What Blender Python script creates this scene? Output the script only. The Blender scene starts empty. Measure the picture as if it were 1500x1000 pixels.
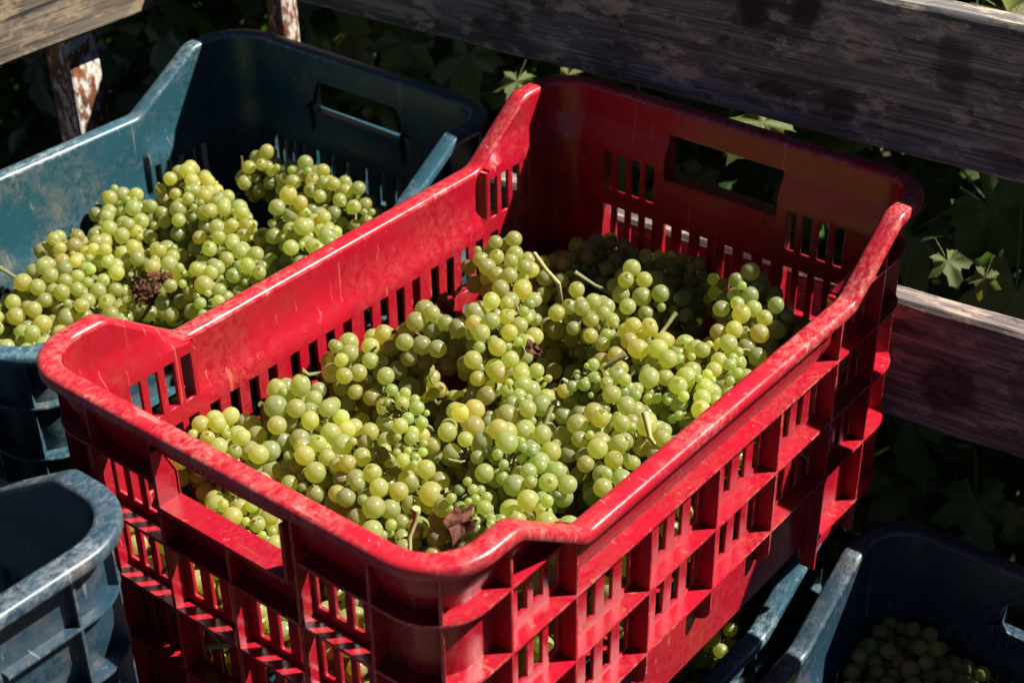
import bpy, bmesh, math, random
import numpy as np
from mathutils import Vector, Matrix, Quaternion
random.seed(7); rng = np.random.default_rng(7)
D = bpy.data; SC = bpy.context.scene; COL = SC.collection
R_ = math.radians
Z0 = 1.25                         # height of the red crate's low rim above the ground

# ------------------------------------------------------------------ camera, sky, sun, exposure
PITCH, YAW, ROLL = R_(32.776), R_(38.922), R_(-0.759)
CAM = np.array([0.55833, -0.69644, 0.55510 + Z0]); FPX = 2334.4
_r = np.array([math.cos(YAW), math.sin(YAW), 0.0])
_f = np.array([-math.sin(YAW) * math.cos(PITCH), math.cos(YAW) * math.cos(PITCH), -math.sin(PITCH)])
_u = np.cross(_r, _f)
RIGHT = math.cos(ROLL) * _r + math.sin(ROLL) * _u
UP = np.cross(RIGHT, _f); FWD = _f
cam = D.cameras.new('camera'); cam_o = D.objects.new('camera', cam); COL.objects.link(cam_o)
cam.sensor_width = 36.0; cam.lens = FPX / 1500 * 36.0
cam.clip_start = 0.02; cam.clip_end = 400
cam_o.matrix_world = Matrix(((RIGHT[0], UP[0], -FWD[0], CAM[0]), (RIGHT[1], UP[1], -FWD[1], CAM[1]),
                             (RIGHT[2], UP[2], -FWD[2], CAM[2]), (0, 0, 0, 1)))
cam.dof.use_dof = True; cam.dof.focus_distance = 1.04; cam.dof.aperture_fstop = 13.0
SC.camera = cam_o

SUN = Vector((0.61, 0.62, 1.0)).normalized()
world = D.worlds.new('World'); SC.world = world; world.use_nodes = True
nt = world.node_tree; nt.nodes.clear()
sky = nt.nodes.new('ShaderNodeTexSky'); sky.sky_type = 'NISHITA'; sky.sun_disc = False
sky.air_density = 0.20; sky.dust_density = 0.08
sky.sun_elevation = math.asin(SUN.z); sky.sun_rotation = math.atan2(SUN.x, SUN.y)
bg = nt.nodes.new('ShaderNodeBackground'); bg.inputs['Strength'].default_value = 0.05
wo = nt.nodes.new('ShaderNodeOutputWorld')
nt.links.new(sky.outputs[0], bg.inputs[0]); nt.links.new(bg.outputs[0], wo.inputs[0])
sun = D.lights.new('sun', 'SUN'); sun.energy = 5.0; sun.angle = R_(0.5); sun.color = (1.0, 0.95, 0.86)
sun_o = D.objects.new('sun', sun); COL.objects.link(sun_o); sun_o.location = (3, 3, 8)
sun_o.rotation_euler = SUN.to_track_quat('Z', 'Y').to_euler()
vs = SC.view_settings; vs.view_transform = 'Standard'; vs.look = 'None'; vs.gamma = 1.0
vs.use_curve_mapping = False; vs.exposure = 1.45
SC.cycles.max_bounces = 6; SC.cycles.diffuse_bounces = 1; SC.cycles.glossy_bounces = 2
SC.cycles.transmission_bounces = 5; SC.cycles.transparent_max_bounces = 6
SC.cycles.caustics_reflective = False; SC.cycles.caustics_refractive = False
SC.cycles.use_denoising = True

def at(px, py, z=None, x=None, y=None):
    """point where the ray through a photo pixel meets a plane (heights relative to the red crate's low rim)"""
    d = FWD + (px - 750) / FPX * RIGHT - (py - 500) / FPX * UP
    if z is not None: t = (z + Z0 - CAM[2]) / d[2]
    elif x is not None: t = (x - CAM[0]) / d[0]
    else: t = (y - CAM[1]) / d[1]
    return CAM + t * d

# ------------------------------------------------------------------ materials
class NB:
    def __init__(s, name):
        s.m = D.materials.new(name); s.m.use_nodes = True; s.t = s.m.node_tree; s.t.nodes.clear()
        s.out = s.n('ShaderNodeOutputMaterial')
    def n(s, typ, **kw):
        nd = s.t.nodes.new(typ)
        for k, v in kw.items(): setattr(nd, k, v)
        return nd
    def L(s, a, b): s.t.links.new(a, b)
    def set(s, sock, v):
        if hasattr(v, 'is_linked') or isinstance(v, bpy.types.NodeSocket): s.L(v, sock)
        else: sock.default_value = v
    def coord(s, which='Object', scale=(1, 1, 1), jitter=True, src=None):
        tc = s.n('ShaderNodeTexCoord'); mp = s.n('ShaderNodeMapping'); mp.inputs['Scale'].default_value = scale
        o = tc.outputs[which]
        if jitter:
            oi = s.n('ShaderNodeObjectInfo'); ml = s.n('ShaderNodeMath', operation='MULTIPLY')
            s.L(oi.outputs['Random'], ml.inputs[0]); ml.inputs[1].default_value = 37.0
            ad = s.n('ShaderNodeVectorMath', operation='ADD'); s.L(o, ad.inputs[0]); s.L(ml.outputs[0], ad.inputs[1]); o = ad.outputs[0]
        s.L(o, mp.inputs['Vector']); return mp.outputs[0]
    def world(s, scale=(1, 1, 1)):
        g = s.n('ShaderNodeNewGeometry'); mp = s.n('ShaderNodeMapping'); mp.inputs['Scale'].default_value = scale
        s.L(g.outputs['Position'], mp.inputs['Vector']); return mp.outputs[0]
    def noise(s, vec, scale, detail=4, rough=0.6, dist=0.0):
        nd = s.n('ShaderNodeTexNoise'); s.L(vec, nd.inputs['Vector']); nd.inputs['Scale'].default_value = scale
        nd.inputs['Detail'].default_value = detail; nd.inputs['Roughness'].default_value = rough
        nd.inputs['Distortion'].default_value = dist; return nd.outputs['Fac']
    def ramp(s, fac, stops, interp='LINEAR'):
        nd = s.n('ShaderNodeValToRGB'); cr = nd.color_ramp; cr.interpolation = interp
        while len(cr.elements) < len(stops): cr.elements.new(0.5)
        for e, (p, c) in zip(cr.elements, stops):
            e.position = p; e.color = (c, c, c, 1) if isinstance(c, (int, float)) else (*c, 1)
        s.L(fac, nd.inputs['Fac']); return nd.outputs['Color']
    def mix(s, fac, a, b, mode='MIX'):
        nd = s.n('ShaderNodeMix', data_type='RGBA', blend_type=mode)
        s.set(nd.inputs[0], fac)
        for i, v in ((6, a), (7, b)):
            if isinstance(v, tuple): nd.inputs[i].default_value = (*v, 1)
            else: s.L(v, nd.inputs[i])
        return nd.outputs[2]
    def math(s, op, a, b=0.0, clamp=False):
        nd = s.n('ShaderNodeMath', operation=op, use_clamp=clamp); s.set(nd.inputs[0], a); s.set(nd.inputs[1], b); return nd.outputs[0]
    def bump(s, h, strength=0.3, dist=0.001):
        nd = s.n('ShaderNodeBump'); nd.inputs['Strength'].default_value = strength; nd.inputs['Distance'].default_value = dist
        s.L(h, nd.inputs['Height']); return nd.outputs[0]
    def bsdf(s, color, rough=0.5, spec=0.5, normal=None, trans=0.0, tcolor=None, coat=0.0):
        p = s.n('ShaderNodeBsdfPrincipled')
        if isinstance(color, tuple): p.inputs['Base Color'].default_value = (*color, 1)
        else: s.L(color, p.inputs['Base Color'])
        s.set(p.inputs['Roughness'], rough); p.inputs['Specular IOR Level'].default_value = spec
        p.inputs['Coat Weight'].default_value = coat
        if normal is not None: s.L(normal, p.inputs['Normal'])
        o = p.outputs[0]
        if trans:
            t = s.n('ShaderNodeBsdfTranslucent'); tc = tcolor if tcolor is not None else color
            if isinstance(tc, tuple): t.inputs[0].default_value = (*tc, 1)
            else: s.L(tc, t.inputs[0])
            if normal is not None: s.L(normal, t.inputs['Normal'])
            mx = s.n('ShaderNodeMixShader'); mx.inputs[0].default_value = trans
            s.L(o, mx.inputs[1]); s.L(t.outputs[0], mx.inputs[2]); o = mx.outputs[0]
        s.L(o, s.out.inputs['Surface']); return s.m

def plastic(name, base, dark, worn, worn_amt, rough, trans, tcol, dirt=(0.16, 0.12, 0.08), dirt_amt=0.3, speck=0.0, w0=0.42):
    b = NB(name); v = b.world()
    n1 = b.noise(v, 14, 5, 0.6); n2 = b.noise(b.world((260, 150, 150)), 1.0, 5, 0.75, 0.4); n3 = b.noise(b.world((1, 1, 1)), 420, 3, 0.7)
    c = b.mix(b.ramp(n1, [(0.35, 0.0), (0.65, 1.0)]), base, dark)
    # whitish rubbing, in scattered patches with a grain of their own
    w = b.math('MULTIPLY', b.ramp(n1, [(w0, 0.0), (w0 + 0.24, 1.0)]), b.ramp(n2, [(0.42, 0.0), (0.62, 1.0)]))
    w = b.math('MULTIPLY', w, b.ramp(n3, [(0.3, 0.35), (0.6, 1.0)]))
    c = b.mix(b.math('MULTIPLY', w, worn_amt), c, worn)
    # fine scratches: thin lines of stretched, distorted noise in two directions
    for sc, thr in (((160, 160, 9), 0.685), ((18, 240, 60), 0.70)):
        s1 = b.noise(b.world(sc), 1.0, 2, 0.5, 0.6)
        c = b.mix(b.math('MULTIPLY', b.ramp(s1, [(thr, 0.0), (thr + 0.03, 1.0)]), 0.35), c, worn)
    dn = b.noise(v, 31, 6, 0.75)
    c = b.mix(b.math('MULTIPLY', b.ramp(dn, [(0.52, 0.0), (0.72, 1.0)]), dirt_amt), c, dirt)
    if speck:
        sp = b.noise(v, 260, 2, 0.5)
        c = b.mix(b.math('MULTIPLY', b.ramp(sp, [(0.68, 0.0), (0.72, 1.0)]), speck), c, (0.03, 0.012, 0.01))
    rg = b.ramp(n2, [(0.3, rough - 0.08), (0.7, rough + 0.14)])
    return b.bsdf(c, rg, 0.5, b.bump(b.mix(0.5, n2, n3), 0.12, 0.0006), trans, tcol)

M = {}
M['red'] = plastic('red_plastic', (0.335, 0.004, 0.017), (0.25, 0.003, 0.014), (0.60, 0.17, 0.11), 0.20, 0.28, 0.09, (0.66, 0.010, 0.006), (0.13, 0.03, 0.02), 0.38)
M['red_rim'] = plastic('red_rim_worn', (0.37, 0.009, 0.022), (0.29, 0.006, 0.017), (0.66, 0.29, 0.23), 0.60, 0.27, 0.05, (0.70, 0.010, 0.006), (0.18, 0.035, 0.03), 0.35, 0.5, 0.40)
M['teal'] = plastic('teal_plastic', (0.012, 0.060, 0.082), (0.008, 0.040, 0.060), (0.26, 0.28, 0.25), 0.30, 0.36, 0.02, (0.02, 0.08, 0.12), (0.16, 0.14, 0.11), 0.55)
M['teal_rim'] = plastic('teal_rim_worn', (0.024, 0.080, 0.110), (0.014, 0.050, 0.078), (0.36, 0.42, 0.43), 0.6, 0.34, 0.02, (0.02, 0.08, 0.12), (0.20, 0.18, 0.15), 0.4, 0, 0.40)
M['navy'] = plastic('navy_plastic', (0.012, 0.036, 0.058), (0.008, 0.024, 0.042), (0.24, 0.27, 0.29), 0.22, 0.34, 0.02, (0.02, 0.05, 0.09), (0.14, 0.095, 0.06), 0.28)
M['navy_rim'] = plastic('navy_rim_worn', (0.022, 0.048, 0.070), (0.012, 0.030, 0.050), (0.28, 0.32, 0.34), 0.55, 0.40, 0.02, (0.02, 0.05, 0.09), (0.20, 0.15, 0.10), 0.45, 0, 0.40)

def grape_mat():
    b = NB('grape_skin'); oi = b.n('ShaderNodeObjectInfo'); v = b.coord('Object', jitter=True)
    hue = b.ramp(oi.outputs['Random'], [(0.0, (0.38, 0.41, 0.180)), (0.3, (0.42, 0.435, 0.180)), (0.6, (0.445, 0.445, 0.170)), (0.88, (0.47, 0.44, 0.155)), (0.97, (0.45, 0.395, 0.15)), (1.0, (0.40, 0.42, 0.20))])
    tone = b.mix(1.0, hue, oi.outputs['Color'], 'MULTIPLY')
    n1 = b.noise(v, 1.3, 3, 0.6)
    c = b.mix(b.ramp(n1, [(0.35, 0.0), (0.7, 0.55)]), tone, (0.37, 0.32, 0.11))
    bloom = b.ramp(b.noise(v, 2.2, 5, 0.7), [(0.42, 0.0), (0.64, 0.75)])          # waxy bloom
    c2 = b.mix(bloom, c, (0.50, 0.53, 0.42))
    sp = b.noise(v, 6.5, 3, 0.6)                                                 # brown freckles
    spm = b.math('MULTIPLY', b.ramp(sp, [(0.63, 0.0), (0.67, 1.0)]), b.ramp(n1, [(0.42, 0.05), (0.6, 0.85)]))
    c3 = b.mix(spm, c2, (0.12, 0.085, 0.03))
    tc = b.n('ShaderNodeTexCoord'); sx = b.n('ShaderNodeSeparateXYZ'); b.L(tc.outputs['Object'], sx.inputs[0])
    dot = b.ramp(b.math('MULTIPLY', sx.outputs['Z'], -1.0), [(0.9955, 0.0), (0.998, 1.0)])   # blossom scar opposite the stalk
    c3 = b.mix(b.math('MULTIPLY', dot, b.ramp(b.math('FRACT', b.math('MULTIPLY', oi.outputs['Random'], 17.3)), [(0.35, 0.0), (0.7, 0.9)])), c3, (0.045, 0.03, 0.015))
    rg = b.ramp(b.noise(v, 3.0, 4, 0.7), [(0.3, 0.15), (0.7, 0.36)])
    tl = b.mix(1.0, b.mix(spm, tone, (0.2, 0.15, 0.05)), (1.58, 1.60, 1.06), 'MULTIPLY')
    return b.bsdf(b.mix(1.0, c3, (0.80, 0.80, 0.80), 'MULTIPLY'), rg, 0.5, b.bump(b.noise(v, 7, 3, 0.6), 0.05, 0.03), 0.64, tl)
M['grape'] = grape_mat()

def simple(name, cols, scale, rough, trans=0.0, bump=0.3, bd=0.001, world=False, tcol=None):
    b = NB(name); v = b.world() if world else b.coord()
    n = b.noise(v, scale, 6, 0.65)
    st = [(0.28 + 0.44 * i / (len(cols) - 1), c) for i, c in enumerate(cols)]
    return b.bsdf(b.ramp(n, st), rough, 0.35, b.bump(b.noise(v, scale * 4, 5, 0.7), bump, bd), trans, tcol)
M['stem'] = simple('grape_stem', [(0.09, 0.10, 0.03), (0.18, 0.19, 0.06), (0.22, 0.16, 0.07)], 130, 0.6, 0.1, world=True)
M['stalk'] = simple('grape_stalk', [(0.20, 0.24, 0.06), (0.36, 0.34, 0.13), (0.34, 0.22, 0.10)], 90, 0.6, 0.05, world=True)
M['dry'] = simple('dried_leaf_brown', [(0.030, 0.008, 0.005), (0.095, 0.026, 0.014), (0.17, 0.060, 0.034)], 160, 0.75, 0.15, 0.6, 0.001, True)
M['soil'] = simple('vineyard_soil', [(0.020, 0.016, 0.011), (0.042, 0.032, 0.022), (0.065, 0.05, 0.034)], 3.0, 0.95, 0, 0.8, 0.03, True)
M['bark'] = simple('vine_bark', [(0.035, 0.024, 0.016), (0.09, 0.065, 0.045), (0.13, 0.10, 0.07)], 60, 0.9, 0, 0.8, 0.004, True)

def leaf_mat(name, a, bcol, c):
    b = NB(name); oi = b.n('ShaderNodeObjectInfo'); v = b.coord('Object')
    base = b.ramp(b.noise(b.world(), 9, 3, 0.6), [(0.3, a), (0.55, bcol), (0.75, c)])
    tc = b.n('ShaderNodeTexCoord')
    n2 = b.noise(v, 40, 4, 0.7)
    base = b.mix(b.ramp(n2, [(0.60, 0.0), (0.75, 0.5)]), base, (0.16, 0.10, 0.03))
    sx = b.n('ShaderNodeSeparateXYZ'); b.L(tc.outputs['Object'], sx.inputs[0]); ax_ = b.math('ABSOLUTE', sx.outputs['X']); yy = b.math('SUBTRACT', sx.outputs['Y'], 0.02)
    for al in (0.0, 0.75, 1.45):                                                 # main veins fan out from the stalk
        dl = b.math('ABSOLUTE', b.math('SUBTRACT', b.math('MULTIPLY', ax_, math.cos(al)), b.math('MULTIPLY', yy, math.sin(al))))
        base = b.mix(b.ramp(dl, [(0.002, 0.5), (0.008, 0.0)]), base, (0.12, 0.15, 0.055))
    tl = b.mix(1.0, base, (1.9, 1.9, 0.9), 'MULTIPLY')
    return b.bsdf(base, 0.42, 0.45, b.bump(b.noise(v, 70, 4, 0.6), 0.5, 0.002), 0.35, tl)
M['leaf'] = leaf_mat('vine_leaf', (0.030, 0.060, 0.014), (0.050, 0.095, 0.020), (0.085, 0.120, 0.028))
M['leaf2'] = leaf_mat('vine_leaf_yellowing', (0.06, 0.10, 0.02), (0.11, 0.13, 0.025), (0.16, 0.12, 0.03))

def wood(name, dark, mid, light, axis, stains=()):
    b = NB(name); tc = b.n('ShaderNodeTexCoord'); base = tc.outputs['Object']
    def mp(sc):
        m = b.n('ShaderNodeMapping'); m.inputs['Scale'].default_value = sc if axis == 0 else (sc[1], sc[0], sc[2]); b.L(base, m.inputs['Vector']); return m.outputs[0]
    g1 = b.noise(mp((3.5, 90, 90)), 1.0, 6, 0.65, 0.8); g2 = b.noise(mp((9, 420, 420)), 1.0, 4, 0.7, 0.3); g3 = b.noise(mp((5, 9, 9)), 1.6, 5, 0.65)
    c = b.ramp(g1, [(0.30, dark), (0.50, mid), (0.70, light)])
    c = b.mix(b.ramp(g2, [(0.38, 0.75), (0.56, 0.0)]), c, tuple(x * 0.30 for x in dark))
    c = b.mix(b.ramp(g3, [(0.50, 0.0), (0.66, 0.8)]), c, tuple(x * 0.5 for x in dark))
    c = b.mix(b.ramp(b.noise(mp((22, 50, 50)), 1.0, 6, 0.75), [(0.52, 0.0), (0.63, 0.7)]), c, tuple(min(1, x * 1.45) for x in (light[0], light[1] * .92, light[2] * .74)))
    c = b.mix(b.ramp(b.noise(mp((32, 60, 60)), 1.0, 5, 0.7), [(0.58, 0.0), (0.68, 0.75)]), c, tuple(x * 0.35 for x in dark))
    crack = b.noise(mp((1.6, 75, 75)), 1.0, 3, 0.55, 0.5)
    c = b.mix(b.ramp(crack, [(0.655, 0.0), (0.672, 0.9)]), c, (0.012, 0.010, 0.010))
    wob = b.n('ShaderNodeTexNoise'); b.L(base, wob.inputs['Vector']); wob.inputs['Scale'].default_value = 55; wob.inputs['Detail'].default_value = 4
    wv = b.n('ShaderNodeVectorMath', operation='SCALE'); b.L(wob.outputs['Color'], wv.inputs[0]); wv.inputs['Scale'].default_value = 0.022
    pv = b.n('ShaderNodeVectorMath', operation='ADD'); b.L(base, pv.inputs[0]); b.L(wv.outputs[0], pv.inputs[1])
    for (sx, sy, sz, rx, rz, k) in stains:                                        # damp blots and knots, each with its own place
        d = b.n('ShaderNodeVectorMath', operation='SUBTRACT'); b.L(pv.outputs[0], d.inputs[0]); d.inputs[1].default_value = (sx - .34 + .011, sy + .011, sz + .011)
        ds = b.n('ShaderNodeVectorMath', operation='MULTIPLY'); b.L(d.outputs[0], ds.inputs[0]); ds.inputs[1].default_value = (1 / rx, 8.0, 1 / rz)
        ln = b.n('ShaderNodeVectorMath', operation='LENGTH'); b.L(ds.outputs[0], ln.inputs[0])
        c = b.mix(b.math('MULTIPLY', b.ramp(ln.outputs['Value'], [(0.62, 1.0), (0.95, 0.0)]), k), c, (0.012, 0.009, 0.008))
    h = b.mix(0.5, g1, g2)
    return b.bsdf(c, 0.75, 0.3, b.bump(h, 0.7, 0.0015))
M['board'] = wood('weathered_board', (0.060, 0.055, 0.058), (0.155, 0.145, 0.145), (0.31, 0.275, 0.24), 0,
                  [(-0.005, -0.013, 0.035, 0.018, 0.026, .95), (0.040, -0.013, 0.038, 0.017, 0.020, .9), (-0.115, -0.013, 0.022, 0.012, 0.010, .8),
                   (0.155, -0.013, 0.018, 0.016, 0.028, .6), (0.225, -0.013, 0.015, 0.026, 0.026, .85), (0.02, -0.013, -0.030, 0.024, 0.010, .7),
                   (0.07, -0.013, -0.030, 0.016, 0.016, .7), (0.20, -0.013, -0.04, 0.02, 0.014, .5), (-0.20, -0.013, 0.0, 0.02, 0.02, .5)])
M['board_low'] = wood('weathered_board_low', (0.080, 0.060, 0.060), (0.175, 0.138, 0.135), (0.30, 0.24, 0.22), 0,
                      [(0.185, -0.013, -0.01, 0.032, 0.026, .75), (0.14, -0.013, 0.03, 0.03, 0.008, .6), (0.25, -0.013, 0.01, 0.02, 0.03, .4)])
M['board_left'] = wood('weathered_board_left', (0.060, 0.047, 0.036), (0.115, 0.092, 0.070), (0.19, 0.155, 0.115), 1)
M['floorwood'] = wood('trailer_floor_wood', (0.07, 0.05, 0.035), (0.13, 0.10, 0.07), (0.2, 0.16, 0.11), 0)

def post_mat():
    b = NB('rusty_painted_steel'); v = b.coord('Object', (1, 1, .45))
    paint = b.mix(b.ramp(b.noise(v, 30, 4, 0.6), [(0.4, 0.0), (0.6, 1.0)]), (0.50, 0.48, 0.43), (0.62, 0.60, 0.56))
    rust = b.ramp(b.noise(v, 60, 5, 0.7), [(0.3, (0.045, 0.015, 0.008)), (0.5, (0.16, 0.05, 0.015)), (0.7, (0.34, 0.14, 0.04))])
    m1 = b.math('ADD', b.math('MULTIPLY', b.noise(v, 150, 4, 0.65), 0.55), b.math('MULTIPLY', b.noise(v, 22, 4, 0.6), 0.45))
    c = b.mix(b.ramp(m1, [(0.455, 0.0), (0.52, 1.0)]), paint, rust)
    return b.bsdf(c, b.ramp(m1, [(0.48, 0.4), (0.56, 0.85)]), 0.4, b.bump(m1, 0.5, 0.002))
M['post'] = post_mat()
M['nail'] = simple('rusty_nail', [(0.03, 0.02, 0.015), (0.10, 0.07, 0.05)], 200, 0.6)

# ------------------------------------------------------------------ mesh helpers
def mesh(name, verts, faces, mat, smooth=None):
    me = D.meshes.new(name); me.from_pydata([tuple(map(float, v)) for v in verts], [], faces); me.update()
    bm = bmesh.new(); bm.from_mesh(me); bmesh.ops.recalc_face_normals(bm, faces=bm.faces); bm.to_mesh(me); bm.free()
    me.materials.append(mat)
    if smooth is not None:
        me.shade_smooth(); me.set_sharp_from_angle(angle=R_(smooth))
    return me
def obj(name, me, parent=None, loc=None):
    o = D.objects.new(name, me); COL.objects.link(o)
    if parent is not None: o.parent = parent
    if loc is not None: o.location = loc
    return o
def empty(name, loc, rz=0.0):
    o = D.objects.new(name, None); COL.objects.link(o); o.location = loc; o.rotation_euler = (0, 0, rz); o.empty_display_size = 0.05; return o
def tag(o, label, cat=None, group=None, kind=None):
    if label: o['label'] = label
    if cat: o['category'] = cat
    if group: o['group'] = group
    if kind: o['kind'] = kind
    return o
def bevel(o, w, seg=1, ang=40):
    b = o.modifiers.new('bevel', 'BEVEL'); b.width = w; b.segments = seg; b.limit_method = 'ANGLE'; b.angle_limit = R_(ang); return o
def box_data(x0, x1, y0, y1, z0, z1):
    v = [(x, y, z) for z in (z0, z1) for y in (y0, y1) for x in (x0, x1)]
    return v, [(0, 2, 3, 1), (4, 5, 7, 6), (0, 1, 5, 4), (2, 6, 7, 3), (0, 4, 6, 2), (1, 3, 7, 5)]
def tube(vl, fl, pts, rads, k=6):
    """append a tapered tube along pts"""
    base = len(vl); pts = [np.asarray(p, float) for p in pts]; ref = np.array([0.31, 0.57, 0.76])
    for i, p in enumerate(pts):
        t = pts[min(i + 1, len(pts) - 1)] - pts[max(i - 1, 0)]; t = t / (np.linalg.norm(t) + 1e-12)
        a = np.cross(t, ref); a /= np.linalg.norm(a) + 1e-12; b = np.cross(t, a)
        for j in range(k):
            w = 2 * math.pi * j / k; vl.append(tuple(p + rads[i] * (math.cos(w) * a + math.sin(w) * b)))
    for i in range(len(pts) - 1):
        for j in range(k):
            q = base + i * k; fl.append((q + j, q + (j + 1) % k, q + k + (j + 1) % k, q + k + j))
    fl.append(tuple(base + j for j in reversed(range(k)))); fl.append(tuple(base + (len(pts) - 1) * k + j for j in range(k)))

# ------------------------------------------------------------------ stackable harvest crate
RED = dict(W=.339, L=.541, R=.042, he=.111, raise_=.042, s=[-.003, -.049, -.099, -.150, -.206], bot=-.236, botmid=-.217, yb=.150, yt=.208,
           hx=.056, hw=.0505, hz=(-.0165, .020), hround=0.0, slot=.0078, mid=4, zend=.001, zmid=-.047, rib_end=-.180, rw=.0145)
BLUE = dict(W=.333, L=.505, R=.046, he=.113, raise_=.045, s=[-.002, -.044, -.088, -.133, -.160], bot=-.183, botmid=-.170, yb=.112, yt=.185,
            hx=.062, hw=.055, hz=(-.012, .019), hround=.012, slot=.0062, mid=4, zend=-.040, zmid=-.088, rib_end=-.155, rw=.0155)

def crate_parts(P, mw, mr):
    W, L, R = P['W'], P['L'], P['R']; yb, yt = P['yb'], P['yt']; hl, hs = L / 2 - R, W / 2 - R
    e, t = .0075, .0026; DU, DL = P['rw'] + .0005, (.0215 if P['zend'] > -.02 else .0205); TL = .0030 if P['zend'] > -.02 else .0032
    s1, s2, s3, s4, s5 = P['s']; H0 = -P['bot']
    hz0, hz1 = P['hz']
    cellw = 2 * yb / P['mid']
    def slots(a, b, n):
        pitch = (b - a) / n
        return [(a + pitch * (i + .5) - P['slot'] / 2, a + pitch * (i + .5) + P['slot'] / 2) for i in range(n)]
    mid_slots = [q for i in range(P['mid']) for q in slots(-yb + i * cellw + .002, -yb + (i + 1) * cellw - .002, 4)]
    n_e = 4 if (yt - yb) < .065 else 5
    end_slots = [q for q in slots(yb + .001, yt - .001, n_e)]; end_slots += [(-b_, -a_) for a_, b_ in end_slots]
    long_slots = mid_slots + end_slots
    sh_out = slots(P['hx'] + .001, P['he'], 4); sh_out += [(-b_, -a_) for a_, b_ in sh_out]
    sh_in = slots(-P['hx'] + .002, -.003, 3) + slots(.003, P['hx'] - .002, 3)
    short_slots = sh_out + sh_in
    def lin(s):
        s = abs(s)
        return P['raise_'] * min(1, max(0, (s - yb) / (yt - yb)))
    def ztop(side, s):
        if side not in (0, 2): return P['raise_']
        return (lin(s - .003) + lin(s) + lin(s + .003)) / 3
    lb = {-hl, hl, 0.0}
    for v in (yb, yt): lb |= {v, -v, v - .004, v + .004, -v + .004, -v - .004}
    lb |= {yb + .012, -yb - .012, yt - .012, -yt + .012}
    for a_, b_ in long_slots: lb |= {a_, b_}
    sb = {-hs, hs, 0.0, P['hw'], -P['hw']}
    if P['hround']:
        for k in (.25, .55, 1.0): sb |= {P['hw'] - P['hround'] * k, -P['hw'] + P['hround'] * k}
    for a_, b_ in short_slots: sb |= {a_, b_}
    def clean(x, h):
        x = sorted(v for v in x if -h - 1e-9 <= v <= h + 1e-9); o = [x[0]]
        for v in x[1:]:
            if v - o[-1] > 2e-4: o.append(v)
        return o
    lb, sb = clean(lb, hl), clean(sb, hs)
    cols = []
    for k in range(4):
        a0 = k * math.pi / 2; n = (math.cos(a0), math.sin(a0)); tn = (-n[1], n[0])
        half = W / 2 if k % 2 == 0 else L / 2
        for s in (lb if k % 2 == 0 else sb):
            cols.append((n[0] * half + tn[0] * s, n[1] * half + tn[1] * s, n[0], n[1], k, s))
        hh = hl if k % 2 == 0 else hs
        cx, cy = n[0] * (half - R) + tn[0] * hh, n[1] * (half - R) + tn[1] * hh
        for j in range(1, 12):
            a = a0 + j / 12 * math.pi / 2
            cols.append((cx + R * math.cos(a), cy + R * math.sin(a), math.cos(a), math.sin(a), 10 + k, a - a0))
    N = len(cols)
    pt = lambda c, o, z: (c[0] - c[2] * o, c[1] - c[3] * o, z + H0)
    zend, zmid = P['zend'], P['zmid']
    Zr = sorted({P['bot'], s4 + .004, s3 - .006, s3 + .006, s2 - .006, zmid, zmid + .014, s2 + .0075, s1 - .005, zend, zend + .014, hz0, hz1, P['raise_'] - .003})
    Zr = [z for i, z in enumerate(Zr) if i == 0 or z - Zr[i - 1] > 4e-4]
    NR = len(Zr)
    is_mid = lambda c: c[4] in (0, 2) and abs(c[5]) < yb - .001
    def vz(c, r):
        z = Zr[r]
        if r == 0 and is_mid(c): return P['botmid']
        if P['hround'] and c[4] in (1, 3) and abs(c[5]) <= P['hw'] + 1e-6:
            q = max(0.0, (abs(c[5]) - (P['hw'] - P['hround'])) / P['hround']); dz = (1 - math.sqrt(max(0, 1 - q * q))) * (hz1 - hz0) * .42
            if abs(z - hz0) < 1e-6: z += dz
            elif abs(z - hz1) < 1e-6: z -= dz
        return min(z, ztop(c[4], c[5]) - .003)
    def dd(c, z):
        z_lo = zmid if is_mid(c) else zend
        return DL if z <= z_lo + 1e-6 else (DU if z >= z_lo + .014 - 1e-6 else DU + (DL - DU) * (z_lo + .014 - z) / .014)
    inside = lambda s, lst: any(a_ - 1e-6 < s < b_ + 1e-6 for a_, b_ in lst)
    def filled(i, r):
        c0, c1 = cols[i], cols[(i + 1) % N]
        z = (Zr[r] + Zr[r + 1]) / 2
        side = c0[4] if c0[4] == c1[4] or c0[4] < 10 and c1[4] >= 10 else (c1[4] if c1[4] < 10 and c0[4] == 10 + (c1[4] - 1) % 4 and False else c0[4])
        if c0[4] >= 10 or c1[4] >= 10: return True
        sm = (c0[5] + c1[5]) / 2
        rows = [(s3 + .006, s2 - .006), (s4 + .004, s3 - .006)]
        if side in (0, 2):
            if inside(sm, long_slots) and any(a_ < z < b_ for a_, b_ in (rows if zmid > -.06 or abs(sm) > yb else rows[1:])): return False
            if P['zend'] > -.02 and inside(sm, end_slots) and s2 + .0075 < z < s1 - .005: return False
        else:
            if abs(sm) < P['hw'] and hz0 < z < hz1: return False
            if inside(sm, short_slots) and any(a_ < z < b_ for a_, b_ in rows): return False
            if P['zend'] > -.02 and inside(sm, sh_out) and s2 + .0075 < z < s1 - .005: return False
        return True
    F = [[filled(i, r) and max(vz(cols[i], r + 1) - vz(cols[i], r), vz(cols[(i + 1) % N], r + 1) - vz(cols[(i + 1) % N], r)) > 1e-5 for r in range(NR - 1)] for i in range(N)]
    parts = []
    def part_of(i):
        k = cols[i][4]
        if k in (0, 2): return k if cols[(i + 1) % N][4] == k else (1 if k == 0 else 3)
        return {1: 1, 10: 1, 11: 1, 3: 3, 12: 3, 13: 3}[k]
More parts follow.
